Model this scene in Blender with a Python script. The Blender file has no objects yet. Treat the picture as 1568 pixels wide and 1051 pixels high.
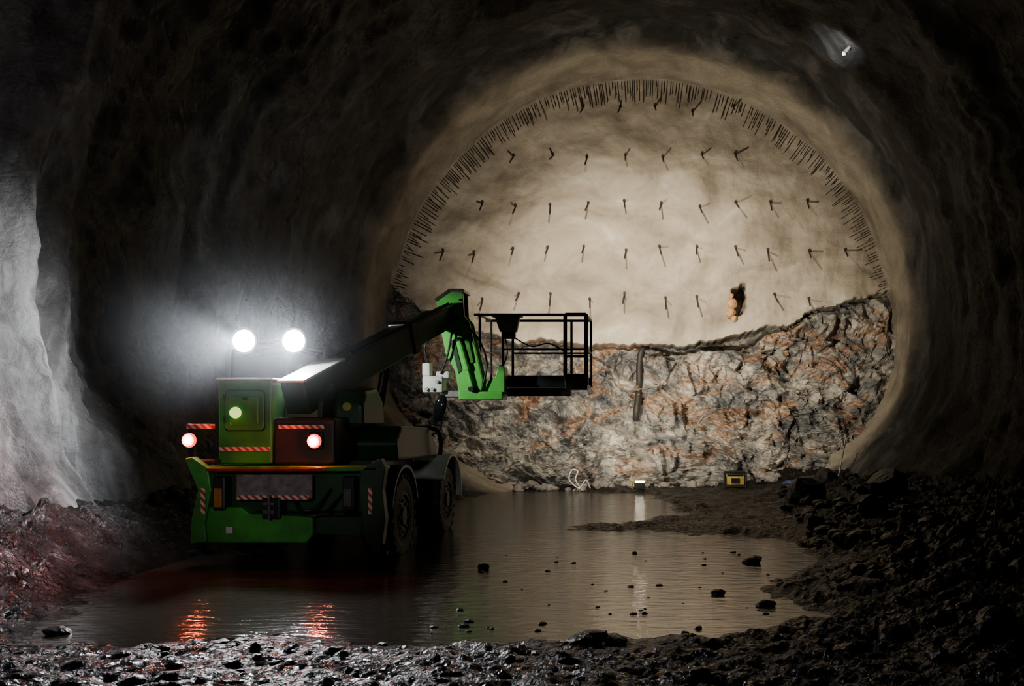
import bpy, bmesh, math, random
from mathutils import Vector, Matrix, noise
random.seed(7)
scene = bpy.context.scene
COL = scene.collection

# ------------------------------------------------------------------ materials
def new_mat(name):
    m = bpy.data.materials.new(name); m.use_nodes = True
    nt = m.node_tree
    return m, nt, nt.nodes['Principled BSDF']

def mk(name, c, rough=0.5, metal=0.0, c2=None, scale=6.0, bump=0.0, bscale=30.0, emit=None, estr=0.0, spec=0.5, coat=0.0):
    m, nt, b = new_mat(name)
    c2 = c2 or tuple(v*0.55 for v in c)
    tc = nt.nodes.new('ShaderNodeTexCoord')
    n = nt.nodes.new('ShaderNodeTexNoise'); n.inputs['Scale'].default_value = scale; n.inputs['Detail'].default_value = 8
    nt.links.new(tc.outputs['Object'], n.inputs['Vector'])
    r = nt.nodes.new('ShaderNodeValToRGB')
    r.color_ramp.elements[0].position = 0.35; r.color_ramp.elements[0].color = (*c2, 1)
    r.color_ramp.elements[1].position = 0.62; r.color_ramp.elements[1].color = (*c, 1)
    nt.links.new(n.outputs['Fac'], r.inputs['Fac']); nt.links.new(r.outputs['Color'], b.inputs['Base Color'])
    b.inputs['Roughness'].default_value = rough; b.inputs['Metallic'].default_value = metal
    b.inputs['Specular IOR Level'].default_value = spec
    b.inputs['Coat Weight'].default_value = coat
    if bump > 0:
        n2 = nt.nodes.new('ShaderNodeTexNoise'); n2.inputs['Scale'].default_value = bscale; n2.inputs['Detail'].default_value = 6
        nt.links.new(tc.outputs['Object'], n2.inputs['Vector'])
        bp = nt.nodes.new('ShaderNodeBump'); bp.inputs['Strength'].default_value = bump; bp.inputs['Distance'].default_value = 0.05
        nt.links.new(n2.outputs['Fac'], bp.inputs['Height']); nt.links.new(bp.outputs['Normal'], b.inputs['Normal'])
    if emit:
        b.inputs['Emission Color'].default_value = (*emit, 1); b.inputs['Emission Strength'].default_value = estr
    return m

def ramp(nt, stops):
    r = nt.nodes.new('ShaderNodeValToRGB'); e = r.color_ramp.elements
    e[0].position, e[0].color = stops[0][0], (*stops[0][1], 1)
    e[1].position, e[1].color = stops[-1][0], (*stops[-1][1], 1)
    for p, c in stops[1:-1]:
        k = e.new(p); k.color = (*c, 1)
    return r

def noise_n(nt, vec, scale, detail=8, dist=0.0, rough=0.5):
    n = nt.nodes.new('ShaderNodeTexNoise'); n.inputs['Scale'].default_value = scale
    n.inputs['Detail'].default_value = detail; n.inputs['Distortion'].default_value = dist; n.inputs['Roughness'].default_value = rough
    nt.links.new(vec, n.inputs['Vector']); return n

def mapping(nt, vec, scale=(1, 1, 1), rot=(0, 0, 0), loc=(0, 0, 0)):
    mp = nt.nodes.new('ShaderNodeMapping'); mp.inputs['Scale'].default_value = scale; mp.inputs['Rotation'].default_value = rot; mp.inputs['Location'].default_value = loc
    nt.links.new(vec, mp.inputs['Vector']); return mp.outputs['Vector']

def mixc(nt, fac, a, b, mode='MIX'):
    mx = nt.nodes.new('ShaderNodeMix'); mx.data_type = 'RGBA'; mx.blend_type = mode
    if isinstance(fac, float): mx.inputs[0].default_value = fac
    else: nt.links.new(fac, mx.inputs[0])
    for i, s in ((6, a), (7, b)):
        if isinstance(s, tuple): mx.inputs[i].default_value = (*s, 1)
        else: nt.links.new(s, mx.inputs[i])
    return mx.outputs[2]

def lining_mat():
    m, nt, b = new_mat('wet_shotcrete_lining')
    tc = nt.nodes.new('ShaderNodeTexCoord'); v = tc.outputs['Object']
    n = noise_n(nt, mapping(nt, v, (0.7, 0.7, 0.25)), 1.3, 10, 1.0, 0.62)
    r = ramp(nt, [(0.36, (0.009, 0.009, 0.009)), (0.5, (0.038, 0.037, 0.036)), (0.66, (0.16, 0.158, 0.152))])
    nt.links.new(n.outputs['Fac'], r.inputs['Fac'])
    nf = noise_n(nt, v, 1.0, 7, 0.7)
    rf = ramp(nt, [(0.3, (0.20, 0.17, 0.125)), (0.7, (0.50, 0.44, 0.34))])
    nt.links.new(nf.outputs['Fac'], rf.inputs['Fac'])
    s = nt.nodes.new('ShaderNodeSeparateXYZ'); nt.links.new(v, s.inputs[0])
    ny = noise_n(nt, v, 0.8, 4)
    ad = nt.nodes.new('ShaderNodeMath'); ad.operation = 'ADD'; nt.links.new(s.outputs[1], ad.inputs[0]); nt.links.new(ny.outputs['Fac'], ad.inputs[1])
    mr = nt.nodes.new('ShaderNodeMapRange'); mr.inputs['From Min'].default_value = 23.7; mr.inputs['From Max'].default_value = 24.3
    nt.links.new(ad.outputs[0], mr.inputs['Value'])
    c = mixc(nt, mr.outputs[0], r.outputs['Color'], rf.outputs['Color'])  # lit ring by the face and dimness behind it put into the colour
    nt.links.new(c, b.inputs['Base Color'])
    r2 = ramp(nt, [(0.38, (0.22,)*3), (0.62, (0.6,)*3)])
    n2 = noise_n(nt, v, 2.0, 5); nt.links.new(n2.outputs['Fac'], r2.inputs['Fac']); nt.links.new(r2.outputs['Color'], b.inputs['Roughness'])
    n3 = noise_n(nt, v, 9, 10, 0.2, 0.68)
    bp = nt.nodes.new('ShaderNodeBump'); bp.inputs['Strength'].default_value = 0.9; bp.inputs['Distance'].default_value = 0.11
    nt.links.new(n3.outputs['Fac'], bp.inputs['Height']); nt.links.new(bp.outputs['Normal'], b.inputs['Normal'])
    return m

def face_mat():
    m, nt, b = new_mat('tunnel_face_shotcrete_and_rock')
    tc = nt.nodes.new('ShaderNodeTexCoord'); v = tc.outputs['Object']
    n = noise_n(nt, mapping(nt, v, (1, 1, 1.6)), 0.55, 9, 0.9, 0.58)
    r = ramp(nt, [(0.3, (0.20, 0.17, 0.125)), (0.46, (0.34, 0.29, 0.22)), (0.6, (0.45, 0.395, 0.31)), (0.70, (0.60, 0.56, 0.48))])
    nt.links.new(n.outputs['Fac'], r.inputs['Fac'])
    vr = mapping(nt, v, (1.0, 1.0, 1.5), (0, 0.6, 0))
    nr = noise_n(nt, vr, 0.8, 13, 1.0, 0.64)
    rr = ramp(nt, [(0.36, (0.06, 0.065, 0.070)), (0.46, (0.16, 0.162, 0.160)), (0.54, (0.26, 0.245, 0.22)), (0.64, (0.44, 0.42, 0.38))])
    nt.links.new(nr.outputs['Fac'], rr.inputs['Fac'])
    no = noise_n(nt, mapping(nt, v, (0.8, 0.8, 2.1), (0, 0.75, 0), (3.1, 0, 1.7)), 0.5, 12, 1.6, 0.6)
    ro = ramp(nt, [(0.53, (0,)*3), (0.585, (0.85,)*3), (0.66, (0.1,)*3)]); nt.links.new(no.outputs['Fac'], ro.inputs['Fac'])
    noc = noise_n(nt, vr, 2.0, 8, 1.0, 0.7)
    roc = ramp(nt, [(0.36, (0.10, 0.048, 0.030)), (0.5, (0.30, 0.15, 0.075)), (0.64, (0.48, 0.34, 0.21))]); nt.links.new(noc.outputs['Fac'], roc.inputs['Fac'])
    c1 = mixc(nt, ro.outputs['Color'], rr.outputs['Color'], roc.outputs['Color'])
    nw = noise_n(nt, mapping(nt, v, (1, 1, 1.4), (0, -0.5, 0), (8, 0, 2)), 1.0, 12, 2.0, 0.66)
    rw = ramp(nt, [(0.56, (0,)*3), (0.66, (0.7,)*3)]); nt.links.new(nw.outputs['Fac'], rw.inputs['Fac'])
    c2 = mixc(nt, rw.outputs['Color'], c1, (0.52, 0.49, 0.44))
    nv = noise_n(nt, vr, 3.4, 12, 1.2, 0.76)
    rv = ramp(nt, [(0.35, (0.28, 0.28, 0.28)), (0.5, (0.90, 0.89, 0.87)), (0.66, (1.45, 1.42, 1.35))])
    nt.links.new(nv.outputs['Fac'], rv.inputs['Fac'])
    c3 = mixc(nt, 1.0, c2, rv.outputs['Color'], 'MULTIPLY')
    at = nt.nodes.new('ShaderNodeAttribute'); at.attribute_name = 'rock'
    c4 = mixc(nt, at.outputs['Fac'], r.outputs['Color'], c3)
    nt.links.new(c4, b.inputs['Base Color'])
    b.inputs['Roughness'].default_value = 0.46
    n3 = noise_n(nt, v, 12, 9, 0, 0.7)
    bp = nt.nodes.new('ShaderNodeBump'); bp.inputs['Strength'].default_value = 0.55; bp.inputs['Distance'].default_value = 0.05
    nt.links.new(n3.outputs['Fac'], bp.inputs['Height']); nt.links.new(bp.outputs['Normal'], b.inputs['Normal'])
    return m

def mud_mat():
    m, nt, b = new_mat('wet_mud')
    tc = nt.nodes.new('ShaderNodeTexCoord'); v = tc.outputs['Object']
    n = noise_n(nt, v, 3, 9)
    r = ramp(nt, [(0.3, (0.0025, 0.0022, 0.002)), (0.6, (0.0065, 0.0056, 0.005)), (0.8, (0.018, 0.015, 0.013))])
    nt.links.new(n.outputs['Fac'], r.inputs['Fac']); nt.links.new(r.outputs['Color'], b.inputs['Base Color'])
    r2 = ramp(nt, [(0.4, (0.10,)*3), (0.62, (0.34,)*3)])
    n2 = noise_n(nt, v, 2.6, 5); nt.links.new(n2.outputs['Fac'], r2.inputs['Fac']); nt.links.new(r2.outputs['Color'], b.inputs['Roughness'])
    b.inputs['Specular IOR Level'].default_value = 0.34
    n3 = noise_n(nt, v, 17, 5, 0.3, 0.55)
    bp = nt.nodes.new('ShaderNodeBump'); bp.inputs['Strength'].default_value = 1.0; bp.inputs['Distance'].default_value = 0.11
    nt.links.new(n3.outputs['Fac'], bp.inputs['Height']); nt.links.new(bp.outputs['Normal'], b.inputs['Normal'])
    return m

def water_mat():
    m, nt, b = new_mat('muddy_water')
    tc = nt.nodes.new('ShaderNodeTexCoord'); v = tc.outputs['Object']
    b.inputs['Base Color'].default_value = (0.045, 0.038, 0.029, 1)
    b.inputs['Roughness'].default_value = 0.10; b.inputs['IOR'].default_value = 3.2
    n3 = noise_n(nt, mapping(nt, v, (1, 2.6, 1)), 3.2, 5, 0.3, 0.55)
    bp = nt.nodes.new('ShaderNodeBump'); bp.inputs['Strength'].default_value = 0.30; bp.inputs['Distance'].default_value = 0.05
    nt.links.new(n3.outputs['Fac'], bp.inputs['Height']); nt.links.new(bp.outputs['Normal'], b.inputs['Normal'])
    return m

def stripe_mat():
    m, nt, b = new_mat('red_white_hazard_tape')
    tc = nt.nodes.new('ShaderNodeTexCoord')
    s = nt.nodes.new('ShaderNodeSeparateXYZ'); nt.links.new(tc.outputs['Object'], s.inputs[0])
    a = nt.nodes.new('ShaderNodeMath'); a.operation = 'ADD'; nt.links.new(s.outputs[0], a.inputs[0]); nt.links.new(s.outputs[2], a.inputs[1])
    k = nt.nodes.new('ShaderNodeMath'); k.operation = 'MULTIPLY'; k.inputs[1].default_value = 11; nt.links.new(a.outputs[0], k.inputs[0])
    f = nt.nodes.new('ShaderNodeMath'); f.operation = 'FRACT'; nt.links.new(k.outputs[0], f.inputs[0])
    g = nt.nodes.new('ShaderNodeMath'); g.operation = 'GREATER_THAN'; g.inputs[1].default_value = 0.5; nt.links.new(f.outputs[0], g.inputs[0])
    nt.links.new(mixc(nt, g.outputs[0], (0.55, 0.03, 0.02), (0.6, 0.58, 0.55)), b.inputs['Base Color']); b.inputs['Roughness'].default_value = 0.4
    return m

M_LIN, M_FACE, M_MUD, M_WATER, M_STRIPE = lining_mat(), face_mat(), mud_mat(), water_mat(), stripe_mat()
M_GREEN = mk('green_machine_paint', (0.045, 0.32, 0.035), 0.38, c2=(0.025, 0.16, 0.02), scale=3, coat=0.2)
M_GREENB = mk('lit_green_jib_paint', (0.13, 0.64, 0.10), 0.35, c2=(0.09, 0.50, 0.07), scale=3)  # jib lit from the left: that brightness is put into the green
M_MGREEN = mk('half_shaded_green_paint', (0.018, 0.17, 0.018), 0.42, scale=3)  # machine green darkened partway, shade put into the colour
M_DGREEN = mk('shaded_green_paint', (0.009, 0.042, 0.010), 0.42, scale=3)  # machine green with the shade put into the colour
M_MAROON = mk('red_lit_panel', (0.026, 0.010, 0.007), 0.5, scale=3)  # red glow of the tail lamp put into the dark colour
M_BLACK = mk('black_steel', (0.02, 0.02, 0.022), 0.4, 0.3, scale=5)
M_GREY = mk('galvanised_steel', (0.30, 0.30, 0.31), 0.4, 0.6, scale=5)
M_DGREY = mk('dirty_steel', (0.09, 0.09, 0.09), 0.5, 0.5, scale=5)
M_RAIL = mk('basket_rail_steel', (0.04, 0.036, 0.04), 0.4, 0.4, scale=4)
M_RUBBER = mk('muddy_tyre_rubber', (0.028, 0.026, 0.024), 0.6, scale=8, bump=0.4)
M_WHITE = mk('white_painted_metal', (0.75, 0.76, 0.72), 0.4, c2=(0.55, 0.56, 0.52), scale=4)
M_TREAD = mk('chequer_plate', (0.36, 0.27, 0.28), 0.35, 0.4, scale=10, bump=0.6, bscale=60)  # pink cast of the red tail lamps put into the steel colour
M_GLASS = mk('dark_cab_glass', (0.012, 0.014, 0.014), 0.06, scale=2)
M_YEL = mk('yellow_plastic', (0.42, 0.32, 0.06), 0.5)
M_OLIVE = mk('olive_control_box', (0.46, 0.40, 0.05), 0.5)
M_ORANGE = mk('orange_lens', (0.5, 0.16, 0.02), 0.3)
M_REDP = mk('red_lit_lip', (0.5, 0.02, 0.015), 0.3)  # red light along the shelf lip, put into its colour
M_BLUE = mk('blue_tarpaulin', (0.03, 0.07, 0.28), 0.5)
M_REBAR = mk('rusty_rebar', (0.05, 0.035, 0.025), 0.7, 0.3)
M_SHADOWBAR = mk('shadow_bar_black', (0.022, 0.018, 0.015), 0.6)
M_ROCK = mk('broken_rock', (0.22, 0.20, 0.18), 0.6, c2=(0.08, 0.075, 0.07), scale=3, bump=0.6, bscale=14)
M_DROCK = mk('muddy_rock', (0.011, 0.0095, 0.0085), 0.36, c2=(0.004, 0.0035, 0.003), scale=3, bump=0.6, bscale=14, spec=.35)
M_ORROCK = mk('orange_rock', (0.62, 0.34, 0.15), 0.7, scale=4, bump=0.6, bscale=14)
M_LAMP = mk('work_light_lens', (1, 1, 1), 0.3, emit=(0.93, 0.96, 1.0), estr=420)
M_REDL = mk('red_tail_lens', (0.8, 0.02, 0.01), 0.3, emit=(1.0, 0.015, 0.006), estr=4)
M_HOT = mk('hot_lamp_core', (1, 0.4, 0.1), 0.3, emit=(1.0, 0.11, 0.02), estr=900)
M_GLOW = mk('green_reflection_glow', (0.7, 0.9, 0.3), 0.3, emit=(0.70, 1.0, 0.25), estr=1.3)
M_TOE = mk('added_floodlight_lens', (1, .9, .7), 0.3, emit=(1.0, .9, .72), estr=45)

# ------------------------------------------------------------------ mesh helpers
def obj_from_bm(name, bm, mat, parent=None, smooth=False, bevel=0.0):
    bmesh.ops.recalc_face_normals(bm, faces=bm.faces[:])
    me = bpy.data.meshes.new(name); bm.to_mesh(me); bm.free()
    o = bpy.data.objects.new(name, me); COL.objects.link(o)
    for mt in (mat if isinstance(mat, (list, tuple)) else [mat]): me.materials.append(mt)
    if smooth:
        for p in me.polygons: p.use_smooth = True
    if bevel > 0:
        md = o.modifiers.new('bev', 'BEVEL'); md.width = bevel; md.segments = 2; md.limit_method = 'ANGLE'
    if parent:
        o.parent = parent; o.matrix_parent_inverse = Matrix.Translation(-parent.location)
    return o

def empty(name, loc):
    e = bpy.data.objects.new(name, None); e.location = Vector(loc); e.empty_display_size = 0.3
    COL.objects.link(e); return e

def bm_box(bm, x0, x1, y0, y1, z0, z1):
    vs = [bm.verts.new((x, y, z)) for x in (x0, x1) for y in (y0, y1) for z in (z0, z1)]
    for f in ((0, 1, 3, 2), (4, 6, 7, 5), (0, 4, 5, 1), (2, 3, 7, 6), (0, 2, 6, 4), (1, 5, 7, 3)):
        bm.faces.new([vs[i] for i in f])

def box(name, x0, x1, y0, y1, z0, z1, mat, par, bev=0.015):
    bm = bmesh.new(); bm_box(bm, x0, x1, y0, y1, z0, z1); return obj_from_bm(name, bm, mat, par, bevel=bev)

def bm_tube(bm, p0, p1, r0, r1=None, n=10, caps=True):
    p0, p1 = Vector(p0), Vector(p1); r1 = r0 if r1 is None else r1
    d = (p1-p0).normalized(); a = d.orthogonal().normalized(); b = d.cross(a)
    A = [bm.verts.new(p0+(a*math.cos(2*math.pi*i/n)+b*math.sin(2*math.pi*i/n))*r0) for i in range(n)]
    B = [bm.verts.new(p1+(a*math.cos(2*math.pi*i/n)+b*math.sin(2*math.pi*i/n))*r1) for i in range(n)]
    for i in range(n): bm.faces.new((A[i], A[(i+1) % n], B[(i+1) % n], B[i]))
    if caps: bm.faces.new(A[::-1]); bm.faces.new(B)

def tubes(name, segs, r, mat, par, n=10):
    bm = bmesh.new()
    for s in segs: bm_tube(bm, s[0], s[1], s[2] if len(s) > 2 else r, n=n)
    return obj_from_bm(name, bm, mat, par, smooth=False)

def bm_path(bm, pts, r, n=8):
    pts = [Vector(p) for p in pts]
    q = []
    for i in range(len(pts)-1):
        a, b, c, d = pts[max(i-1, 0)], pts[i], pts[i+1], pts[min(i+2, len(pts)-1)]
        for k in range(6):
            t = k/6
            q.append(0.5*((2*b)+(c-a)*t+(2*a-5*b+4*c-d)*t*t+(-a+3*b-3*c+d)*t**3))
    q.append(pts[-1]); rings = []
    for i, p in enumerate(q):
        d = (q[min(i+1, len(q)-1)]-q[max(i-1, 0)]).normalized()
        up = Vector((0.13, 0.91, 0.3)).normalized(); a = d.cross(up)
        if a.length < 1e-3: a = d.orthogonal()
        a.normalize(); b = d.cross(a)
        rings.append([bm.verts.new(p+(a*math.cos(2*math.pi*j/n)+b*math.sin(2*math.pi*j/n))*r) for j in range(n)])
    for i in range(len(rings)-1):
        for j in range(n): bm.faces.new((rings[i][j], rings[i][(j+1) % n], rings[i+1][(j+1) % n], rings[i+1][j]))

def path(name, paths, r, mat, par):
    bm = bmesh.new()
    for p in paths: bm_path(bm, p, r)
    return obj_from_bm(name, bm, mat, par, smooth=True)

def prism(name, pts, y0, y1, mat, par, bev=0.012):
    bm = bmesh.new()
    A = [bm.verts.new((x, y0, z)) for x, z in pts]; B = [bm.verts.new((x, y1, z)) for x, z in pts]
    bm.faces.new(A); bm.faces.new(B[::-1]); n = len(pts)
    for i in range(n): bm.faces.new((A[i], B[i], B[(i+1) % n], A[(i+1) % n]))
    return obj_from_bm(name, bm, mat, par, bevel=bev)

def prism_x(name, pts, x0, x1, mat, par, bev=0.012):
    bm = bmesh.new()
    A = [bm.verts.new((x0, y, z)) for y, z in pts]; B = [bm.verts.new((x1, y, z)) for y, z in pts]
    bm.faces.new(A); bm.faces.new(B[::-1]); n = len(pts)
    for i in range(n): bm.faces.new((A[i], B[i], B[(i+1) % n], A[(i+1) % n]))
    return obj_from_bm(name, bm, mat, par, bevel=bev)

def beam(name, p0, p1, w, h, mat, par, bev=0.02, w1=None, h1=None):
    p0, p1 = Vector(p0), Vector(p1); d = (p1-p0).normalized()
    s = d.cross(Vector((0, 0, 1))).normalized(); u = s.cross(d); w1 = w1 or w; h1 = h1 or h
    bm = bmesh.new()
    A = [bm.verts.new(p0+s*a*w/2+u*b*h/2) for a, b in ((-1, -1), (1, -1), (1, 1), (-1, 1))]
    B = [bm.verts.new(p1+s*a*w1/2+u*b*h1/2) for a, b in ((-1, -1), (1, -1), (1, 1), (-1, 1))]
    bm.faces.new(A); bm.faces.new(B[::-1])
    for i in range(4): bm.faces.new((A[i], B[i], B[(i+1) % 4], A[(i+1) % 4]))
    return obj_from_bm(name, bm, mat, par, bevel=bev)

# ------------------------------------------------------------------ tunnel geometry
CX, CZ = -0.646, 4.08
FY = 25.5
KEYS = [(-8, 7.9), (11.9, 7.9), (12.7, 7.55), (13.9, 7.8), (16.9, 7.62), (17.3, 7.5), (17.9, 7.28), (20.4, 7.12), (20.9, 6.93), (23.1, 6.90), (23.5, 6.60), (25.0, 6.54), (26.2, 6.5)]
def Rr(y):
    for (a, ra), (b, rb) in zip(KEYS, KEYS[1:]):
        if y <= b: return ra+(rb-ra)*max(0, (y-a)/(b-a))
    return KEYS[-1][1]
def Bl(y):
    t = min(1, max(0, (y-16)/(FY-16))); t = t*t*(3-2*t)
    return 6.3*(1-t)+4.22*t
def EXP(y): return 2.4
def halfw(y, z):
    R = Rr(y)
    if z >= CZ: return math.sqrt(max(0.0, R*R-(z-CZ)**2))
    e = EXP(y); k = abs((z-CZ)/Bl(y))
    return R*max(0.0, 1-k**e)**(1/e)

NY, NT = 380, 440
bm = bmesh.new(); rows = []
for i in range(NY+1):
    t = i/NY
    y = -7+(FY+0.6+7)*(t**0.62)
    row = []
    for j in range(NT):
        a = 2*math.pi*j/NT; c, s = math.cos(a), math.sin(a)
        jit = 0.35*noise.noise(Vector((c*2.2, s*2.2, 3.1)))+0.12*noise.noise(Vector((c*7, s*7, 1)))
        yy = y+jit*min(1, max(0, (25.2-y)))
        R = Rr(yy)
        if s >= 0: x, z = R*c, R*s
        else:
            e = EXP(y); x = R*math.copysign(abs(c)**(2/e), c); z = -Bl(y)*abs(s)**(2/e)
        p = Vector((x*0.45, y*0.45, z*0.45))
        fade = min(1.0, max(0.15, (FY-1.5-y)/5))
        d = 0.24*fade*noise.noise(p*1.1+Vector((5, 2, 1)))+0.15*fade*noise.noise(p*2.7)+0.06*noise.fractal(p*7, 0.9, 2.0, 4)*max(fade, .5)
        d += 0.22*fade*noise.noise(Vector((c*1.3, s*1.3, y*1.25)))+0.13*fade*noise.noise(Vector((c*2.5, s*2.5, y*3.1)))
        k = 1-d/7
        row.append(bm.verts.new((CX+x*k, y, CZ+z*k)))
    rows.append(row)
for i in range(NY):
    for j in range(NT):
        bm.faces.new((rows[i][j], rows[i][(j+1) % NT], rows[i+1][(j+1) % NT], rows[i+1][j]))
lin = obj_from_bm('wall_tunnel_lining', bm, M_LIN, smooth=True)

def fx(u): return (u-1018)*0.017
def fz(v): return 1.885+(634-v)*0.017
BND = [(560, 436), (600, 440), (650, 478), (720, 505), (790, 526), (850, 522), (905, 530), (1000, 528), (1060, 532), (1100, 520), (1150, 508), (1200, 500), (1260, 472), (1355, 450), (1400, 446)]
BW = [(fx(a), fz(b)) for a, b in BND]
def zb(x):
    for (a, za), (b, zb_) in zip(BW, BW[1:]):
        if x <= b: return za+(zb_-za)*max(0, (x-a)/(b-a))
    return BW[-1][1]
def sstep(a, b, v):
    t = min(1, max(0, (v-a)/(b-a))); return t*t*(3-2*t)
def face_off(x, z):
    edge = zb(x)+0.10*noise.noise(Vector((x*1.7, 0, 4)))+0.05*noise.noise(Vector((x*7, 0, 4)))
    d = edge-z
    rock = sstep(-0.02, 0.04, d)
    p = Vector((x, 0, z))
    ys = FY+0.16*noise.noise(p*0.5)+0.08*noise.noise(p*1.7)+0.016*noise.noise(p*6)
    ys -= 0.22*sstep(0.9, 0.0, -d)
    cx, cz = 1.95, 4.90
    rr = math.hypot((x-cx)/0.17, (z-cz)/0.36)+0.5*noise.noise(p*5)
    cav = sstep(1.15, 0.85, rr)
    ys += 0.9*cav
    y = ys
    if d > -0.1:
        w = Vector((x+0.45*noise.noise(p*0.9), 0.35*noise.noise(p*1.1+Vector((9, 0, 0))), z*1.15+x*0.35+0.3*noise.noise(p*1.3+Vector((0, 7, 0)))))
        yr = 0
        for sc, am in ((0.6, 0.52), (1.35, 0.30), (3.0, 0.15)):
            dist, pts = noise.voronoi(w*sc)
            q = pts[0]; rv = noise.cell_vector(q*13.7)
            blend = sstep(0.0, 0.10, dist[1]-dist[0])
            yr += am*blend*((w*sc-q).dot(rv)*1.0+0.25*(rv.x))
        yr += 0.14*noise.fractal(p*2.2, 0.85, 2.1, 6)
        slope = -0.05+1.0*max(0, d/3.9)**1.3
        prof = sstep(-0.6, 0.3, x)*sstep(3.0, 2.2, x)*(0.35+0.65*sstep(.9, 1.8, x))
        wn = 0.06+0.30*prof+0.05*noise.noise(Vector((x*2.5, 1, 0)))
        notch = sstep(wn+0.07, wn*0.5, d)*(0.22+1.5*prof)
        yrock = FY-slope-yr*sstep(0, 0.3, d)+0.75*notch
        y = ys*(1-rock)+yrock*rock
    return y, max(rock, cav)

bm = bmesh.new(); lay = bm.verts.layers.float.new('rock')
NR, NA = 200, 640; rings = []
for i in range(1, NR+1):
    r = i/NR; row = []
    for j in range(NA):
        a = 2*math.pi*j/NA; c, s = math.cos(a), math.sin(a)
        R = 6.51+0.25
        if s >= 0: x, z = R*c, R*s
        else:
            e = 2.4; x = R*math.copysign(abs(c)**(2/e), c); z = -(4.22+0.25)*abs(s)**(2/e)
        x = CX+x*r; z = CZ+z*r
        y, m = face_off(x, z)
        v = bm.verts.new((x, y, z)); v[lay] = m; row.append(v)
    rings.append(row)
y, m = face_off(CX, CZ); cv = bm.verts.new((CX, y, CZ)); cv[lay] = m
for j in range(NA): bm.faces.new((cv, rings[0][j], rings[0][(j+1) % NA]))
for i in range(NR-1):
    for j in range(NA):
        bm.faces.new((rings[i][j], rings[i+1][j], rings[i+1][(j+1) % NA], rings[i][(j+1) % NA]))
face = obj_from_bm('wall_excavation_face', bm, M_FACE)
for p in face.data.polygons:
    c = p.center; p.use_smooth = c.z > zb(c.x)+0.05

bm = bmesh.new()
rowsb = [(168, 895, 1120), (240, 790, 1180), (312, 735, 1240), (382, 675, 1295), (452, 735, 1300)]
for v, u0, u1 in rowsb:
    u = u0
    while u <= u1:
        X, Z = fx(u+random.uniform(-5, 5)), fz(v+random.uniform(-6, 6))
        if Z > zb(X)+0.25 and not (1.4 < X < 2.4 and Z < 5.3):
            y, _ = face_off(X, Z); L = random.uniform(0.34, 0.5)
            bm_tube(bm, (X, y+0.05, Z), (X+random.uniform(-0.05, 0.05), y-L, Z-random.uniform(0.22, 0.36)), 0.022, n=6)
            bm_tube(bm, (X, y-0.015, Z), (X, y-0.03, Z), 0.04, n=8)
        u += 56
obj_from_bm('rock_bolts', bm, M_REBAR)
bm = bmesh.new()
a = -8.0
while a < 190:
    t = math.radians(a+random.uniform(-0.2, 0.2))
    L = random.uniform(0.2, 0.6) if 20 < a < 165 else random.uniform(0.2, 0.45)
    r1 = 6.47; r0 = 6.47-L
    c, s = math.cos(t), math.sin(t)
    if random.random() < 0.93:
        x1, z1 = CX+r1*c, CZ+r1*s
        x0, z0 = CX+r0*c*1.01, CZ+r0*s-0.05*random.random()
        if z0 > zb(x0)+0.1:
            y1, _ = face_off(x1, z1); y0, _ = face_off(x0, z0)
            bm_tube(bm, (x1, y1-0.02, z1), (x0, y0-random.uniform(0.03, 0.11), z0), 0.0095, n=5)
    a += random.uniform(0.45, 0.85)
obj_from_bm('crown_spiles', bm, M_REBAR)

# ------------------------------------------------------------------ floor and water
PUD = [(-5.4, 8.54), (-5.9, 9.6), (-6.35, 10.8), (-6.4, 12.7), (-6.5, 13.7), (-6.0, 17), (-4.9, 20), (-4.0, 23.6), (-2.4, 24.0), (-0.6, 23.0), (0.2, 20.5), (0.4, 17.8), (-1.3, 16.6), (-1.5, 16.0), (0.1, 15.6), (1.75, 14.9),
       (2.0, 12.6), (1.45, 11.5), (1.0, 10.4), (1.5, 9.3), (0.9, 8.35), (-0.63, 8.05), (-1.6, 8.3), (-2.5, 8.0), (-3.3, 8.35), (-4.3, 7.95)]
def psd(x, y):
    inside = False; dm = 1e9; n = len(PUD)
    for i in range(n):
        x1, y1 = PUD[i]; x2, y2 = PUD[(i+1) % n]
        if (y1 > y) != (y2 > y) and x < (x2-x1)*(y-y1)/(y2-y1)+x1: inside = not inside
        dx, dy = x2-x1, y2-y1
        t = max(0, min(1, ((x-x1)*dx+(y-y1)*dy)/(dx*dx+dy*dy)))
        dm = min(dm, math.hypot(x-x1-t*dx, y-y1-t*dy))
    return -dm if inside else dm
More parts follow.
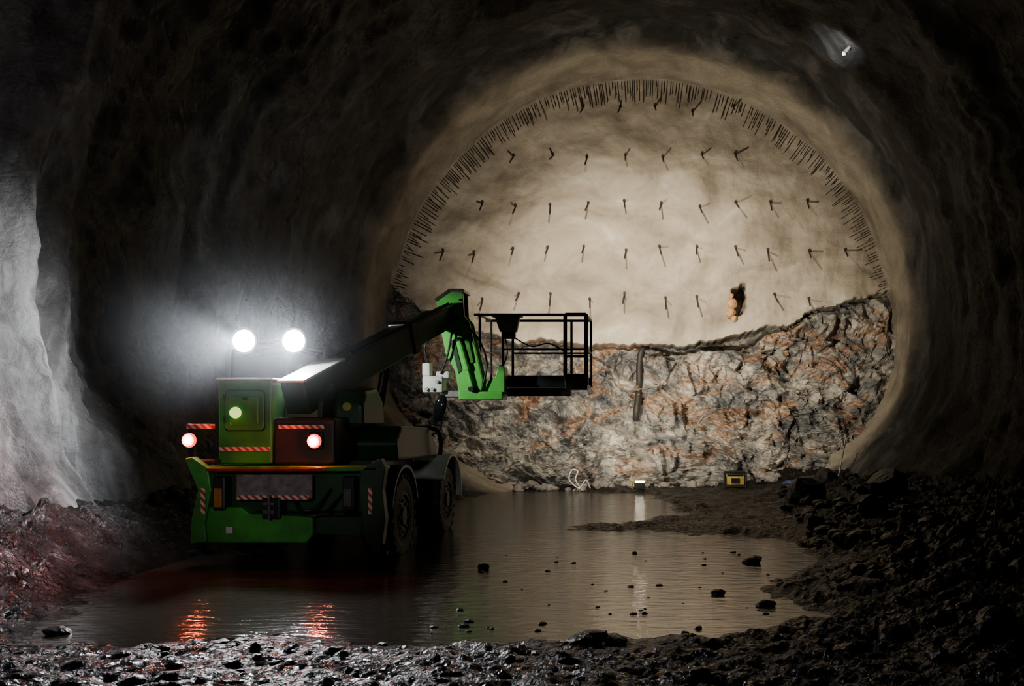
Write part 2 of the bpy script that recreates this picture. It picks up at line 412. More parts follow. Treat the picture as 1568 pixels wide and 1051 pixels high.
def ground(x, y):
    p = Vector((x, y, 0))
    s = psd(x, y)+0.40*noise.noise(p*0.9)+0.25*noise.noise(p*2.6)+0.15*noise.noise(p*6)
    f = noise.fractal(p*3.2, 0.8, 2.0, 6)
    f2 = noise.fractal(p*8.0+Vector((4, 4, 0)), 0.8, 2.0, 4)
    ridg = abs(noise.noise(p*2.1+Vector((3, 8, 0))))
    front = sstep(8.8, 7.8, y)*sstep(2.2, 1.0, x)
    if s < 0:
        h = max(-0.12, s*0.25)+0.015*f
        cl = noise.noise(p*2.3+Vector((11, 4, 0)))
        mid = sstep(1.6, -1.0, abs(x+0.5)-0.8)*sstep(13.2, 11.5, y)*sstep(8.3, 9.5, y)
        h += 0.11*sstep(0.26, 0.46, cl+0.25*noise.noise(p*7))*mid
    else:
        h = min(0.07, s*0.16)*(1-.55*front)+0.045*f*sstep(0, 0.3, s)+0.05*ridg*sstep(0, 0.5, s)*(1-.5*front)
        h += 0.026*f2*sstep(0, .3, s)*sstep(14, 10, y)
    lb = sstep(-6.1, -7.5, x-0.25*noise.noise(p*0.8)); h += lb*(0.62+0.10*f)*sstep(26, 20, y)
    rb = max(0, x-1.9-0.5*noise.noise(p*0.6))
    h += (min(1.5, rb*0.15)+0.10*f*min(1, rb*0.6))*sstep(4, 7, y) if s > 0 else 0
    h += 0.30*sstep(23.0, 25.2, y)*sstep(0.5, 3.5, x)+0.03*sstep(23, 25, y)
    return h
bm = bmesh.new(); rows = []
NYg, NXg = 520, 500
for i in range(NYg+1):
    y = 3.0*(25.6/3.0)**(i/NYg)
    hw = halfw(y, 0.9)+0.35; row = []
    for j in range(NXg+1):
        x = CX-hw+2*hw*j/NXg
        row.append(bm.verts.new((x, y, ground(x, y))))
    rows.append(row)
for i in range(NYg):
    for j in range(NXg):
        bm.faces.new((rows[i][j], rows[i][j+1], rows[i+1][j+1], rows[i+1][j]))
floor = obj_from_bm('floor', bm, M_MUD, smooth=True)
bm = bmesh.new()
vs = [bm.verts.new(p) for p in ((-6.2, 5, 0), (3.0, 5, 0), (3.0, 16, 0), (2.0, 24.0, 0), (-3.9, 24.0, 0), (-5.4, 20.5, 0), (-6.2, 17, 0))]
bm.faces.new(vs)
obj_from_bm('water_puddle', bm, M_WATER)

def add_rock(bm, c, s, seed, flat=0.7):
    r = bmesh.ops.create_icosphere(bm, subdivisions=2, radius=1.0)
    o = Vector((seed*3.7, seed*1.3, seed*0.7)); sx, sy, sz = s*random.uniform(.8, 1.3), s*random.uniform(.8, 1.2), s*flat*random.uniform(.7, 1.2)
    rot = Matrix.Rotation(random.uniform(0, 6.28), 3, 'Z') @ Matrix.Rotation(random.uniform(-0.4, 0.4), 3, 'X')
    for v in r['verts']:
        q = v.co.copy(); cv = noise.cell_vector(q*1.4+o)
        k = 1+0.35*noise.noise(q*1.1+o)+0.14*cv.x
        q *= k; v.co = rot @ Vector((q.x*sx, q.y*sy, q.z*sz))+Vector(c)
bm = bmesh.new(); k = 0
for _ in range(300):
    y = random.uniform(7, 22.4); x = random.uniform(2.0, 6.0)+0.04*(y-12)
    if x > CX+halfw(y, 0.8)-0.9: continue
    s = random.choice([.03, .04, .05, .06, .08, .11, .15]); k += 1
    add_rock(bm, (x, y, ground(x, y)+s*0.2), s, k)
for x, y, s in ((2.7, 18.6, .34), (3.3, 15.6, .26), (2.3, 14.9, .16), (4.0, 17.5, .32), (4.3, 20.3, .26), (3.6, 21.7, .26), (3.1, 20.8, .22)):
    k += 1; add_rock(bm, (x, y, ground(x, y)+s*0.4), s, k, 0.85)
obj_from_bm('rubble_heap', bm, M_DROCK)
bm = bmesh.new()
for _ in range(50):
    x, y = random.uniform(-2.3, 1.4), random.uniform(8.3, 13.5)
    s = random.choice([.015, .02, .03, .04]); k += 1
    add_rock(bm, (x, y, 0.0), s, k, 0.5)
for x, y, s in ((-.65, 8.1, .15), (-.40, 8.05, .10), (-2.2, 11.9, .08), (0.55, 10.2, .07), (1.0, 9.6, .08), (1.1, 12.4, .12), (-5.2, 8.4, .10), (-3.6, 7.9, .07)):
    k += 1; add_rock(bm, (x, y, 0.02), s, k, 0.5)
for _ in range(60):
    x, y = random.uniform(-5.5, 1.8), random.uniform(6, 8.0)
    s = random.choice([.015, .02, .03, .045]); k += 1
    add_rock(bm, (x, y, ground(x, y)), s, k, 0.6)
obj_from_bm('mud_clods', bm, M_DROCK)
bm = bmesh.new()
for _ in range(60):
    x = random.uniform(-3.6, 2.8); y = FY-1.25-random.uniform(0, 0.4)
    if 1.2 < x < 2.2: continue
    s = random.choice([.05, .08, .11, .16]); k += 1
    add_rock(bm, (x, y, max(0, ground(x, y))+s*0.2), s, k)
obj_from_bm('fallen_rocks', bm, [M_ROCK])
bm = bmesh.new()
for x, z, s in ((1.74, 4.72, .12), (1.72, 4.50, .11), (1.80, 4.36, .08), (1.72, 4.92, .07)):
    k += 1; add_rock(bm, (x, FY-0.15, z), s, k, 1.3)
obj_from_bm('orange_stone', bm, [M_ORROCK])

gz = ground(1.7, 23.7)-.02
g = empty('portable_generator', (1.7, 23.7, gz))
box('body', 1.48, 1.92, 23.58, 23.88, gz+.10, gz+.30, M_YEL, g); box('tank', 1.52, 1.88, 23.62, 23.84, gz+.30, gz+.36, M_BLACK, g)
sg = []
for yy in (23.55, 23.90):
    sg += [((1.45, yy, gz), (1.45, yy, gz+.40)), ((1.95, yy, gz), (1.95, yy, gz+.40)), ((1.45, yy, gz+.40), (1.95, yy, gz+.40)), ((1.45, yy, gz+.06), (1.95, yy, gz+.06))]
tubes('frame', sg, .022, M_BLACK, g)
box('panel', 1.6, 1.80, 23.56, 23.59, gz+.14, gz+.26, M_BLACK, g, .005)
path('hose_coil', [[(-2.0, 23.6, .05), (-2.15, 23.6, .3), (-2.1, 23.65, .50), (-2.25, 23.7, .52), (-2.3, 23.6, .3), (-2.05, 23.5, .1), (-1.9, 23.5, .3), (-1.8, 23.6, .1)]], .016, M_WHITE, None)
path('steel_rod', [[(4.0, 22.6, .40), (4.15, 22.9, .9), (4.3, 23.2, 1.4)]], .02, M_GREY, None)
path('scrap_cable', [[(4.2, 12.5, .35), (4.35, 12.8, 1.1), (4.2, 13, .5), (3.9, 13, .3)], [(2.6, 15, .3), (3.2, 15.2, .55), (4.0, 14.8, .5), (4.6, 14.2, .6)], [(3.0, 11, .3), (3.5, 11.4, .5), (4.2, 11.2, .5)]], .015, M_BLACK, None)
# dark tube standing in for a blurred shadow bar on the rock
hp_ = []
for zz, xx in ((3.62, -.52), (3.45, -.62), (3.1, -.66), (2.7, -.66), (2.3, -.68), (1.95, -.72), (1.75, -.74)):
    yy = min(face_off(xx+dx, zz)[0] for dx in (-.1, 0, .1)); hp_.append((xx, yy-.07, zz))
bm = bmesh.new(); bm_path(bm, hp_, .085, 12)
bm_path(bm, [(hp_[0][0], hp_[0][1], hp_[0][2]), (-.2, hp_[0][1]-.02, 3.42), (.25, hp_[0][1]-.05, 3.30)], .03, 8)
obj_from_bm('shadow_bar_tube', bm, M_SHADOWBAR, smooth=True)
bm = bmesh.new()
for _ in range(5):
    k += 1; add_rock(bm, (3.2+random.uniform(-.3, .2), 22.9+random.uniform(-.2, .2), ground(3.1, 22.9)+.10), .18, k, .35)
obj_from_bm('blue_tarpaulin', bm, M_BLUE, smooth=True)
F = empty('added_floodlight', (-0.6, 23.5, 0.1))  # lamp added to account for the bright streak on the water
fzz = max(0, ground(-.6, 23.5))+.02
prism_x('housing', [(23.40, fzz), (23.62, fzz), (23.66, fzz+.08), (23.60, fzz+.16), (23.40, fzz+.13)], -.73, -.47, M_BLACK, F, .01)
prism_x('lens', [(23.655, fzz+.085), (23.60, fzz+.165), (23.42, fzz+.14), (23.44, fzz+.125)], -.71, -.49, M_TOE, F, .0)
path('stand', [[(-.77, 23.5, fzz-.02), (-.77, 23.45, fzz+.16), (-.6, 23.42, fzz+.19), (-.43, 23.45, fzz+.16), (-.43, 23.5, fzz-.02)]], .012, M_YEL, F)

# ------------------------------------------------------------------ telescopic handler
T = empty('telescopic_handler', (-4.6, 14.4, 0.0))
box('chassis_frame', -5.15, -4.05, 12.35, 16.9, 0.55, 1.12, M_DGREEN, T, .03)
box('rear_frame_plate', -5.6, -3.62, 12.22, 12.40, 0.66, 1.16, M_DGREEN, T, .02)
box('rear_shelf', -5.74, -3.52, 11.98, 12.55, 1.18, 1.235, M_GREEN, T, .015)
box('shelf_lip', -5.60, -4.15, 11.95, 11.99, 1.185, 1.215, M_REDP, T, .0)
box('chequer_plate', -5.26, -4.33, 12.02, 12.07, 0.84, 1.14, M_TREAD, T, .01)
box('chequer_tape', -5.24, -4.36, 11.995, 12.025, 0.835, 0.885, M_STRIPE, T, 0)
prism('lower_beam', [(-5.78, .30), (-4.40, .30), (-4.32, .40), (-4.32, .62), (-5.1, .66), (-5.2, .74), (-5.66, .74), (-5.74, .66)], 12.02, 12.34, M_GREEN, T, .02)
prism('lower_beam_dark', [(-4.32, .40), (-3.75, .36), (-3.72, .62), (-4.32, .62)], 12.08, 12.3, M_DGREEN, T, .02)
box('beam_label', -5.38, -5.30, 12.005, 12.02, .42, .50, M_WHITE, T, .004)
box('tow_hitch', -4.92, -4.70, 11.95, 12.15, 0.60, 0.86, M_BLACK, T, .015)
box('hitch_jaw', -4.88, -4.74, 11.88, 11.97, 0.66, 0.72, M_DGREY, T, .01); box('hitch_jaw_upper', -4.88, -4.74, 11.88, 11.97, 0.77, 0.81, M_DGREY, T, .01)
tubes('hitch_pin', [((-4.81, 11.91, .60), (-4.81, 11.91, .90))], .018, M_DGREY, T)
path('rear_hoses', [[(-4.65, 12.2, 1.0), (-4.5, 11.99, .75), (-4.3, 12.0, .72), (-4.15, 12.2, .95)], [(-4.62, 12.2, .95), (-4.45, 11.98, .68), (-4.2, 12.0, .66), (-4.0, 12.2, .9)]], .016, M_BLACK, T)
prism('stabiliser_left', [(-5.86, 1.34), (-5.78, 1.36), (-5.58, 1.22), (-5.54, .95), (-5.62, .55), (-5.60, .32), (-5.80, .30), (-5.78, .60), (-5.70, .95)], 11.96, 12.10, M_GREEN, T)
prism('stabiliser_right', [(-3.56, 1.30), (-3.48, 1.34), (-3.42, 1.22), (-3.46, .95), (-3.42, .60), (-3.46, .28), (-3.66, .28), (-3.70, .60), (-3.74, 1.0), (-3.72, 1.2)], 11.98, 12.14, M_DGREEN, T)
box('stabiliser_tape_left', -5.655, -5.605, 11.935, 11.962, .66, .98, M_STRIPE, T, 0); box('stabiliser_tape_right', -3.62, -3.57, 11.955, 11.982, .66, .98, M_STRIPE, T, 0)
bm = bmesh.new()
for x in (-5.7, -3.57): bm_tube(bm, (x, 12.05, .16), (x, 12.05, .20), .16, n=20); bm_tube(bm, (x, 12.05, .2), (x, 12.05, .32), .05, n=10)
obj_from_bm('stabiliser_feet', bm, M_BLACK, T)
box('tail_lamp_housing', -5.53, -5.38, 11.98, 12.16, .70, 1.12, M_BLACK, T, .02); box('tail_lamp_lens', -5.51, -5.41, 11.955, 11.99, .74, .98, M_ORANGE, T, .015)
box('tail_lamp_housing_right', -3.95, -3.80, 11.98, 12.16, .70, 1.12, M_BLACK, T, .02); box('tail_lamp_lens_right', -3.93, -3.83, 11.955, 11.99, .74, .98, M_DGREY, T, .015)
prism('engine_box', [(-5.60, 1.26), (-4.93, 1.26), (-4.93, 2.27), (-4.96, 2.31), (-5.55, 2.31), (-5.60, 2.27)], 12.28, 13.0, M_GREEN, T, .02)
box('engine_box_highlight', -5.62, -4.91, 12.26, 13.02, 2.31, 2.335, M_WHITE, T, .008)  # thin white slab painting the highlight along the box top
def rrect(x0, x1, z0, z1, r, n=5):
    pts = []
    for cx, cz, a0 in ((x1-r, z1-r, 0), (x0+r, z1-r, 90), (x0+r, z0+r, 180), (x1-r, z0+r, 270)):
        for i in range(n+1):
            a = math.radians(a0+90*i/n); pts.append((cx+r*math.cos(a), cz+r*math.sin(a)))
    return pts
prism('engine_door_seal', rrect(-5.515, -5.005, 1.665, 2.185, .055), 12.268, 12.285, M_BLACK, T, .002)
prism('engine_door', rrect(-5.50, -5.02, 1.68, 2.17, .05), 12.252, 12.285, M_GREEN, T, .010)
prism('engine_door_inset', rrect(-5.44, -5.08, 1.74, 2.11, .04), 12.232, 12.262, M_GREEN, T, .014)
box('door_handle', -5.27, -5.20, 12.205, 12.245, 2.06, 2.09, M_BLACK, T, .006)
for zz in (1.78, 2.05): tubes('door_hinge_%d' % int(zz*100), [((-5.505, 12.24, zz), (-5.505, 12.24, zz+.08))], .014, M_BLACK, T)
prism('hazard_board', [(-5.58, 1.42), (-4.95, 1.42), (-4.95, 1.47), (-5.58, 1.47)], 12.262, 12.282, M_STRIPE, T, 0)
bm = bmesh.new(); bm_tube(bm, (-5.36, 12.24, 1.90), (-5.36, 12.20, 1.90), .075, .065, n=20)
obj_from_bm('reflected_glow', bm, M_GLOW, T)  # glowing disc added for a spot of reflected light on the door
box('counterweight', -4.92, -4.15, 12.30, 13.4, 1.24, 1.84, M_MAROON, T, .04)
box('counterweight_tape', -4.84, -4.27, 12.275, 12.30, 1.70, 1.745, M_STRIPE, T, 0)
box('turntable', -5.3, -3.9, 13.0, 15.2, 1.10, 1.28, M_BLACK, T, .02)
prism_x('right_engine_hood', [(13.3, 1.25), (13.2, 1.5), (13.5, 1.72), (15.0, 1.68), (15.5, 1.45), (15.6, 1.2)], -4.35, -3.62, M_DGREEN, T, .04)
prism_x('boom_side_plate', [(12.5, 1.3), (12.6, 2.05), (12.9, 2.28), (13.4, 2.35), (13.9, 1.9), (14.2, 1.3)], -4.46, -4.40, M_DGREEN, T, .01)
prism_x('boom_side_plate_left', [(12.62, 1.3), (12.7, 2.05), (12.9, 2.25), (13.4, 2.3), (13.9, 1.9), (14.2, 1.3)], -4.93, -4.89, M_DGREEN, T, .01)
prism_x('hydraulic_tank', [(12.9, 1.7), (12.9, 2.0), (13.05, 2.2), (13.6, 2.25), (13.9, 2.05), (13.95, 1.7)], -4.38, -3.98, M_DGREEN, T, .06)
bm = bmesh.new(); bm_tube(bm, (-4.18, 12.91, 1.98), (-4.18, 12.87, 1.98), .06, .055, n=20); obj_from_bm('tank_sight_glass', bm, M_OLIVE, T)
prism_x('cab_body', [(13.1, 1.2), (13.1, 2.70), (13.18, 2.78), (14.35, 2.78), (14.75, 2.4), (15.0, 1.7), (15.0, 1.2)], -5.82, -5.06, M_GLASS, T, .05)
box('cab_roof', -5.86, -5.02, 13.05, 14.4, 2.76, 2.82, M_BLACK, T, .03)
for i, x in enumerate((-5.84, -5.04)):
    prism_x('cab_frame_%d' % i, [(13.07, 1.2), (13.07, 2.78), (13.17, 2.78), (13.17, 1.2)], x-.03, x+.03, M_BLACK, T, .01)
    beam('cab_pillar_%d' % i, (x, 14.38, 2.78), (x, 14.95, 1.7), .05, .07, M_BLACK, T, .01)
box('cab_sill', -5.87, -5.0, 13.06, 15.05, 1.18, 1.32, M_GREEN, T, .02)
for i, (x, zz) in enumerate(((-5.57, 2.85), (-4.91, 2.85))):
    y = 12.98
    bm = bmesh.new(); bm_tube(bm, (x, y+.14, zz), (x, y+.02, zz), .10, .17, n=28); bm_tube(bm, (x, y+.02, zz), (x, y-.02, zz), .175, .175, n=28)
    obj_from_bm('work_lamp_housing_%d' % (i+1), bm, M_BLACK, T)
    bm = bmesh.new(); bmesh.ops.create_uvsphere(bm, u_segments=28, v_segments=12, radius=1, matrix=Matrix.Translation((x, y-.02, zz)) @ Matrix.Diagonal((.145, .04, .145, 1)))
    obj_from_bm('work_lamp_lens_%d' % (i+1), bm, M_LAMP, T, smooth=True)
tubes('lamp_bar', [((-5.86, 13.14, 2.86), (-4.82, 13.14, 2.86), .018), ((-5.8, 13.14, 2.80), (-5.8, 13.14, 2.88)), ((-5.1, 13.14, 2.80), (-5.1, 13.14, 2.88))], .02, M_BLACK, T)
def tail(i, x, y, z):
    bm = bmesh.new(); bm_tube(bm, (x, y+.07, z), (x, y+.01, z), .095, .095, n=20); obj_from_bm('tail_light_body_%d' % i, bm, M_BLACK, T)
    bm = bmesh.new(); bm_tube(bm, (x, y+.01, z), (x, y-.03, z), .09, .075, n=24); obj_from_bm('tail_light_lens_%d' % i, bm, M_REDL, T)
    bm = bmesh.new(); bmesh.ops.create_uvsphere(bm, u_segments=16, v_segments=10, radius=.036, matrix=Matrix.Translation((x, y-.045, z))); obj_from_bm('tail_light_bulb_%d' % i, bm, M_HOT, T, smooth=True)
tail(1, -5.86, 12.06, 1.56); tail(2, -4.37, 12.2, 1.545)
box('lamp_bracket', -5.92, -5.60, 12.12, 12.20, 1.70, 1.76, M_STRIPE, T, .005)
box('lamp_bracket_post', -5.92, -5.82, 12.14, 12.18, 1.30, 1.72, M_BLACK, T, .01); box('lamp_bracket_foot', -5.92, -5.56, 12.08, 12.3, 1.27, 1.32, M_BLACK, T, .01)
box('lamp_mount', -4.46, -4.28, 12.24, 12.31, 1.44, 1.66, M_BLACK, T, .01)

def wheel(name, x0, x1, y, z, r):
    w = x1-x0; prof = [(0.0, r*.50), (.03*w, r*.60), (0, r*.72), (.02*w, r*.88), (.14*w, r*.955), (.86*w, r*.955), (.98*w, r*.88), (w, r*.72), (.97*w, r*.60), (w, r*.50)]
    bm = bmesh.new(); N = 48; rg = []
    for k in range(N):
        a = 2*math.pi*k/N; rg.append([bm.verts.new((x0+px, y+q*math.cos(a), z+q*math.sin(a))) for px, q in prof])
    for k in range(N):
        for j in range(len(prof)-1): bm.faces.new((rg[k][j], rg[k][j+1], rg[(k+1) % N][j+1], rg[(k+1) % N][j]))
    NL = 22
    for k in range(NL):
        for side in (0, 1):
            a = 2*math.pi*(k+.5*side)/NL
            if side: xs = (x0, x0+.52*w); da = (0, .10)
            else: xs = (x0+.48*w, x1); da = (.10, 0)
            vs = []
            for rr in (r*.90, r*1.0):
                for xx, dd in ((xs[0], da[0]), (xs[1], da[1])):
                    for hh in (-.045, .045):
                        aa = a+dd+hh; vs.append(bm.verts.new((xx, y+rr*math.cos(aa), z+rr*math.sin(aa))))
            for f in ((0, 1, 3, 2), (4, 6, 7, 5), (0, 4, 5, 1), (2, 3, 7, 6), (0, 2, 6, 4), (1, 5, 7, 3)): bm.faces.new([vs[q] for q in f])
    obj_from_bm(name+'_tyre', bm, M_RUBBER, T)
    bm = bmesh.new(); bm_tube(bm, (x0+.06*w, y, z), (x0+.94*w, y, z), r*.55, n=32)
    bm_tube(bm, (x1-.12*w, y, z), (x1+.01*w, y, z), r*.26, r*.20, n=20)
    for k in range(8):
        a = 2*math.pi*k/8; yy, zz = y+r*.36*math.cos(a), z+r*.36*math.sin(a); bm_tube(bm, (x1-.1*w, yy, zz), (x1, yy, zz), .022, n=8)
    obj_from_bm(name+'_rim', bm, M_DGREY, T)
for nm, y in (('rear', 13.25), ('front', 15.9)):
    wheel(nm+'_left_wheel', -5.66, -5.24, y, .50, .58); wheel(nm+'_right_wheel', -3.94, -3.52, y, .50, .58)
    tubes(nm+'_axle', [((-5.3, y, .50), (-3.9, y, .50))], .11, M_BLACK, T)
def fender(name, y, x0, x1, mat, r=.68, a0=15, a1=165):
    bm = bmesh.new(); N = 20; A = []
    for k in range(N+1):
        a = math.radians(a0+(a1-a0)*k/N)
        A.append([bm.verts.new((xx, y+rr*math.cos(a), .52+rr*math.sin(a))) for xx, rr in ((x0, r), (x1, r), (x1, r-.04), (x0, r-.04))])
    for k in range(N):
        for j in range(4): bm.faces.new((A[k][j], A[k][(j+1) % 4], A[k+1][(j+1) % 4], A[k+1][j]))
    bm.faces.new(A[0]); bm.faces.new(A[-1][::-1]); obj_from_bm(name, bm, mat, T, smooth=False)
fender('rear_right_mudguard', 13.25, -3.98, -3.50, M_BLACK); fender('front_right_mudguard', 15.9, -3.98, -3.44, M_WHITE, .72, 0, 150)
fender('rear_left_mudguard', 13.25, -5.70, -5.22, M_BLACK); fender('front_left_mudguard', 15.9, -5.70, -5.22, M_BLACK)

B0, B1 = Vector((-4.72, 12.50, 2.08)), Vector((-3.58, 16.75, 3.66))
bd = (B1-B0); bu = Vector((0, -.35, .93))
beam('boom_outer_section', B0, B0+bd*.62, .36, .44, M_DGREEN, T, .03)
beam('boom_end_highlight', B0+bu*.245-bd*.01, B0+bd*.20+bu*.245, .40, .03, M_WHITE, T, .008)  # white plate added to paint lamp light on the boom top
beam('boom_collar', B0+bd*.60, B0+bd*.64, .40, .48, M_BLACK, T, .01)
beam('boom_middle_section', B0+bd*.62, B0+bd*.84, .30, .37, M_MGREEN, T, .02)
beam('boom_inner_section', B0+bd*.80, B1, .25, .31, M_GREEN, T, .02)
beam('lift_cylinder', (-4.25, 14.3, 1.5), B0+bd*.45+Vector((.1, 0, -.2)), .12, .12, M_BLACK, T, .03)
tubes('boom_hoses', [(B0+bd*.25+Vector((.1, -.06, .25)), B0+bd*.9+Vector((.1, -.06, .22))), (B0+bd*.25+Vector((.15, -.06, .24)), B0+bd*.9+Vector((.15, -.06, .21)))], .016, M_BLACK, T)
hp = [(-3.86, 3.80), (-3.62, 3.97), (-3.40, 3.97), (-3.37, 3.50), (-3.50, 3.38), (-3.72, 3.42)]
prism('boom_head', hp, 16.45, 16.52, M_GREEN, T); prism('boom_head_far', hp, 16.85, 16.92, M_GREEN, T)
prism('boom_head_cap', [(-3.88, 3.80), (-3.62, 3.985), (-3.385, 3.985), (-3.36, 3.92), (-3.60, 3.93), (-3.84, 3.76)], 16.42, 16.95, M_BLACK, T)
jp = [(-3.78, 3.40), (-3.66, 3.56), (-3.44, 3.62), (-3.28, 3.42), (-3.06, 2.45), (-3.08, 2.16), (-3.44, 2.12), (-3.52, 2.6), (-3.68, 2.9)]
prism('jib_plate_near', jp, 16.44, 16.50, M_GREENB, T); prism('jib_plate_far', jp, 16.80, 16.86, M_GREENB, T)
prism('jib_rib', [(-3.40, 3.20), (-3.30, 3.24), (-3.20, 2.75), (-3.30, 2.70)], 16.40, 16.45, M_GREEN, T)
prism('jib_recess', [(-3.60, 3.10), (-3.53, 3.14), (-3.40, 2.62), (-3.46, 2.56)], 16.425, 16.445, M_DGREEN, T, .004)
tubes('levelling_cylinder', [((-3.44, 16.38, 3.1), (-3.30, 16.38, 2.62), .05), ((-3.30, 16.38, 2.62), (-3.22, 16.38, 2.32), .028)], .05, M_GREENB, T)
tubes('jib_pins', [((-3.44, 16.34, 3.12), (-3.44, 16.95, 3.12), .045), ((-3.24, 16.34, 2.30), (-3.24, 16.95, 2.30), .045), ((-3.50, 16.36, 3.5), (-3.50, 16.95, 3.5), .05)], .05, M_BLACK, T, 14)
box('jib_foot', -3.46, -2.72, 16.42, 16.95, 2.12, 2.26, M_GREENB, T, .02)
prism('jib_foot_bracket', [(-3.02, 2.2), (-2.70, 2.2), (-2.70, 2.68), (-2.80, 2.72), (-2.86, 2.5), (-3.02, 2.42)], 16.5, 16.85, M_GREENB, T)
box('valve_block', -4.06, -3.72, 16.38, 16.7, 2.24, 2.52, M_WHITE, T, .03); box('valve_block_upper', -4.06, -3.93, 16.38, 16.6, 2.52, 2.74, M_WHITE, T, .02)
box('valve_block_cap', -3.84, -3.62, 16.42, 16.66, 2.48, 2.60, M_WHITE, T, .02); box('valve_bracket', -3.74, -3.42, 16.5, 16.7, 2.16, 2.28, M_GREY, T, .02)
tubes('valve_ports', [((-3.98, 16.40, 2.30), (-3.98, 16.33, 2.30)), ((-3.88, 16.40, 2.30), (-3.88, 16.33, 2.30)), ((-3.80, 16.40, 2.42), (-3.80, 16.33, 2.42))], .03, M_GREY, T)
path('jib_hoses', [[(-3.95, 16.45, 2.7), (-4.02, 16.4, 3.0), (-3.85, 16.4, 3.2), (-3.6, 16.4, 3.35)], [(-3.75, 16.4, 2.55), (-3.62, 16.36, 2.9), (-3.55, 16.36, 3.3)], [(-3.1, 16.45, 2.2), (-2.98, 16.4, 2.7), (-3.1, 16.4, 3.1), (-3.35, 16.4, 3.4)]], .018, M_BLACK, T)
bm = bmesh.new(); bmesh.ops.create_uvsphere(bm, u_segments=24, v_segments=14, radius=1, matrix=Matrix.Translation((-3.66, 15.95, 1.98)) @ Matrix.Rotation(.25, 4, 'Y') @ Matrix.Diagonal((.10, .05, .23, 1)))
obj_from_bm('side_mirror', bm, M_GLASS, T, smooth=True)
path('mirror_arm', [[(-3.95, 15.9, 1.3), (-3.85, 15.95, 1.5), (-3.68, 15.97, 1.62), (-3.64, 15.97, 1.8)]], .022, M_BLACK, T)
path('guard_rail', [[(-4.15, 14.9, 1.2), (-4.0, 15.0, 1.5), (-3.8, 15.1, 1.66), (-3.55, 15.2, 1.64), (-3.5, 15.3, 1.45), (-3.52, 15.35, 1.25)]], .035, M_BLACK, T)
P = M_RAIL
xl, xr, yn, yf, zf, zt = -3.30, -1.36, 16.95, 18.05, 2.38, 3.60
box('platform_floor', xl+.5, xr, yn, yf, zf-.03, zf+.03, P, T, .01)
box('platform_toe_board', xl+.5, xr, yn-.02, yn, zf, zf+.17, P, T, .005); box('platform_toe_board_far', xl+.5, xr, yf, yf+.02, zf, zf+.17, P, T, .005)
box('platform_end_plate', xr-.36, xr+.02, yn-.03, yn+.3, zf-.08, zf+.20, M_BLACK, T, .01)
box('platform_beam', xl+.3, xr-.3, yn+.3, yn+.5, zf-.18, zf-.04, M_BLACK, T, .01)
segs = []
for yy in (yn, yf):
    segs += [((xl, yy, zt), (xr, yy, zt)), ((xl+.5, yy, zf+.62), (xr, yy, zf+.62), .018)]
    for xx in (xl+.5, xr-.36, xr): segs.append(((xx, yy, zf), (xx, yy, zt)))
for xx in (xl+.1, xr): segs += [((xx, yn, zt), (xx, yf, zt)), ((xx, yn, zf+.62), (xx, yf, zf+.62), .018)]
segs += [((xl+.1, yn, zt), (xl+.1, yn, zf+.1)), ((xl+.1, yf, zt), (xl+.1, yf, zf+.1)), ((xr-.36, yn-.03, zf+.1), (xr-.36, yn-.03, zt), .034), ((xr, yn-.03, zf), (xr, yn-.03, zt), .036), ((xr-.36, yn-.03, zt), (xr, yn-.03, zt-.0), .034), ((xr-.36, yn-.02, zf+.5), (xr, yn-.02, zf+.5), .026)]
tubes('platform_rails', segs, .024, P, T, 12)
prism('control_box', [(-2.93, 3.56), (-2.50, 3.56), (-2.56, 3.30), (-2.84, 3.30)], yn-.10, yn+.06, M_OLIVE, T)
box('control_box_frame', -2.98, -2.46, yn-.12, yn+.08, 3.555, 3.60, M_BLACK, T, .01)
box('control_pedestal', -2.82, -2.58, yn-.06, yn+.04, 3.18, 3.31, M_BLACK, T, .01)
path('platform_cable', [[(-2.6, yn-.05, 3.2), (-2.3, yn-.05, 3.05), (-2.0, yn-.04, 3.1), (-1.72, yn-.04, 2.95)], [(-2.75, yn-.05, 3.2), (-2.72, yn-.05, 2.9), (-2.85, yn-.05, 2.6)]], .012, M_BLACK, T)

# lamp added where a bright patch lies on the crown lining
L = empty('added_crown_lamp', (3.45, 20.6, 9.0))
def inner(y, a, off):
    t = math.radians(a); R = Rr(y)-off; return Vector((CX+R*math.cos(t), y, CZ+R*math.sin(t)))
c0 = inner(20.4, 50.5, 0.22)
n0 = (Vector((CX, 20.4, CZ))-c0).normalized()
L.location = c0
bm = bmesh.new(); bm_tube(bm, c0-n0*.25, c0, .03, .045, n=16); bm_tube(bm, c0, c0+n0*.02, .05, .05, n=16); obj_from_bm('added_crown_lamp_housing', bm, M_WHITE, L)
bm = bmesh.new(); bmesh.ops.create_uvsphere(bm, u_segments=16, v_segments=10, radius=.032, matrix=Matrix.Translation(c0+n0*.03)); obj_from_bm('added_crown_lamp_bulb', bm, mk('added_crown_bulb', (1, 1, 1), .3, emit=(1, 1, 1), estr=2), L, smooth=True)

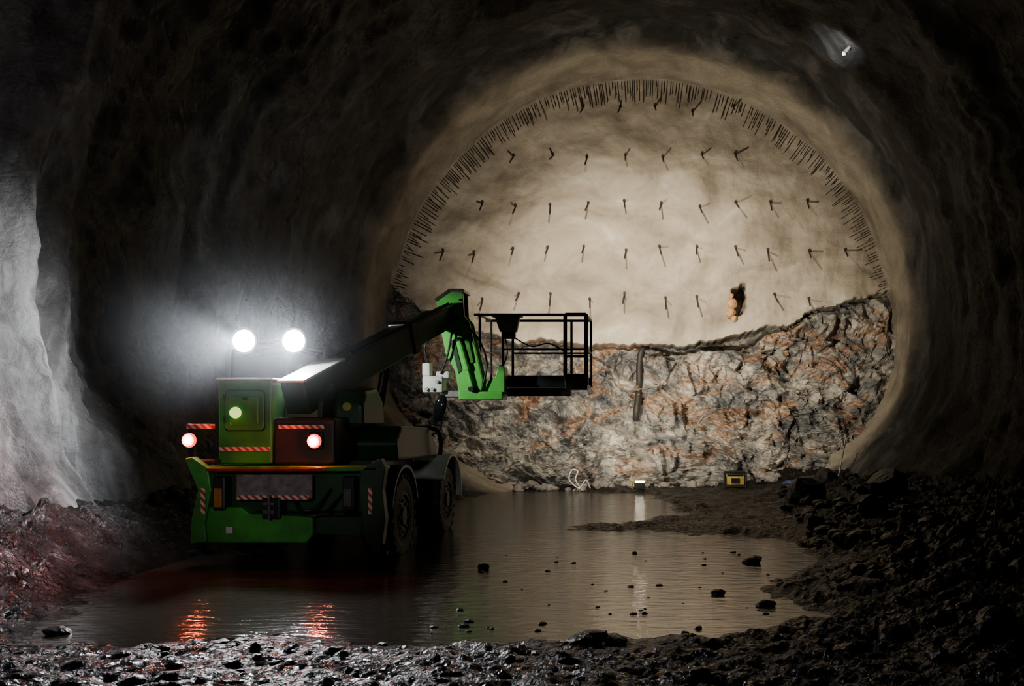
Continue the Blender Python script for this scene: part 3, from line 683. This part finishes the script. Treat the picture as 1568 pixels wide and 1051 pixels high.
# mist added for the glow around the work lamps: a scattering medium thinning out from its centre
def mist(name, c, r, dens):
    hm = bpy.data.materials.new(name); hm.use_nodes = True; nt = hm.node_tree
    for n in list(nt.nodes):
        if n.type != 'OUTPUT_MATERIAL': nt.nodes.remove(n)
    vs_ = nt.nodes.new('ShaderNodeVolumeScatter'); vs_.inputs['Anisotropy'].default_value = 0.55; vs_.inputs['Color'].default_value = (.9, .95, 1, 1)
    tc = nt.nodes.new('ShaderNodeTexCoord')
    ln = nt.nodes.new('ShaderNodeVectorMath'); ln.operation = 'LENGTH'; nt.links.new(tc.outputs['Object'], ln.inputs[0])
    mr = nt.nodes.new('ShaderNodeMapRange'); mr.interpolation_type = 'SMOOTHERSTEP'
    mr.inputs['From Min'].default_value = 1.0; mr.inputs['From Max'].default_value = 0.0; mr.inputs['To Min'].default_value = 0.0; mr.inputs['To Max'].default_value = dens
    nt.links.new(ln.outputs['Value'], mr.inputs['Value']); nt.links.new(mr.outputs[0], vs_.inputs['Density'])
    out = [n for n in nt.nodes if n.type == 'OUTPUT_MATERIAL'][0]; nt.links.new(vs_.outputs[0], out.inputs['Volume'])
    bm = bmesh.new(); bmesh.ops.create_uvsphere(bm, u_segments=40, v_segments=24, radius=1)
    o = obj_from_bm(name, bm, hm, T, smooth=True)
    o.location = Vector(c); o.scale = r
mist('lamp_glow_mist', (-5.25, 12.7, 2.95), (2.4, 2.2, 1.8), 0.024)

# ------------------------------------------------------------------ lights
def spot(name, loc, target, W, col, ang=100, blend=0.6, size=.12):
    l = bpy.data.lights.new(name, 'SPOT'); l.energy = W; l.color = col; l.spot_size = math.radians(ang); l.spot_blend = blend; l.shadow_soft_size = size
    o = bpy.data.objects.new(name, l); COL.objects.link(o); o.location = loc
    o.rotation_euler = (Vector(target)-Vector(loc)).to_track_quat('-Z', 'Y').to_euler(); return o
WARM = (1.0, .87, .68)
spot('face_floodlight', (-1.6, 17.8, 9.4), (-0.1, 25.5, 3.0), 5600, WARM, 76, 1.0, .10)
spot('face_floodlight_low', (-2.4, 18.3, 2.2), (-0.1, 25.5, 5.0), 3000, (1, .88, .70), 104, 1.0, .10)
spot('added_floodlight_beam', (-.6, 23.45, .45), (-.6, 25.2, 2.6), 90, (1, .9, .74), 120, 1.0, .08)  # beam of the added floodlight
spot('rear_work_light_a', (-5.57, 12.86, 2.85), (-8.4, 11.6, 2.2), 2600, (.92, .95, 1), 118, .9, .06)
spot('rear_work_light_b', (-4.91, 12.86, 2.85), (-5.2, 7.8, 0.2), 750, (.92, .95, 1), 100, .9, .06)
spot('wall_fill_light', (-5.5, 14.45, 2.95), (-7.4, 18.5, 5.0), 190, (.92, .96, 1), 80, 1, .06)  # unseen lamp added to brighten the left wall
spot('jib_fill_light', (-5.1, 14.45, 2.95), (-3.3, 16.5, 2.95), 280, (.97, 1, .93), 76, .8, .05)  # unseen lamp added to brighten the jib and valve block
spot('tail_light_beam_1', (-5.88, 11.90, 1.56), (-7.6, 10.8, 1.2), 260, (1, .035, .012), 120, .8, .04)
spot('crown_patch_fill', tuple(c0+n0*.55+Vector((0, -.3, 0))), tuple(c0-n0*.2+Vector((-.2, .1, 0))), 60, (1, 1, 1), 80, 1, .04)  # unseen spot added to light the patch of crown lining
spot('camera_side_fill', (-2.6, 2.0, 2.9), (-4.7, 12.2, 1.5), 560, (.95, 1, .95), 21, .9, .4)  # unseen fill added on the camera side to light the vehicle's rear

w = bpy.data.worlds.new('World'); scene.world = w; w.use_nodes = True
w.node_tree.nodes['Background'].inputs[0].default_value = (.6, .65, .7, 1); w.node_tree.nodes['Background'].inputs[1].default_value = 0.0005

cam = bpy.data.cameras.new('Camera'); co = bpy.data.objects.new('Camera', cam); COL.objects.link(co)
co.location = (0, 0, 1.885); co.rotation_euler = (math.radians(90), 0, 0)
cam.sensor_width = 36; cam.lens = 36*1500/1568; cam.shift_x = -234/1568; cam.shift_y = 108.5/1568; cam.clip_end = 200
scene.camera = co
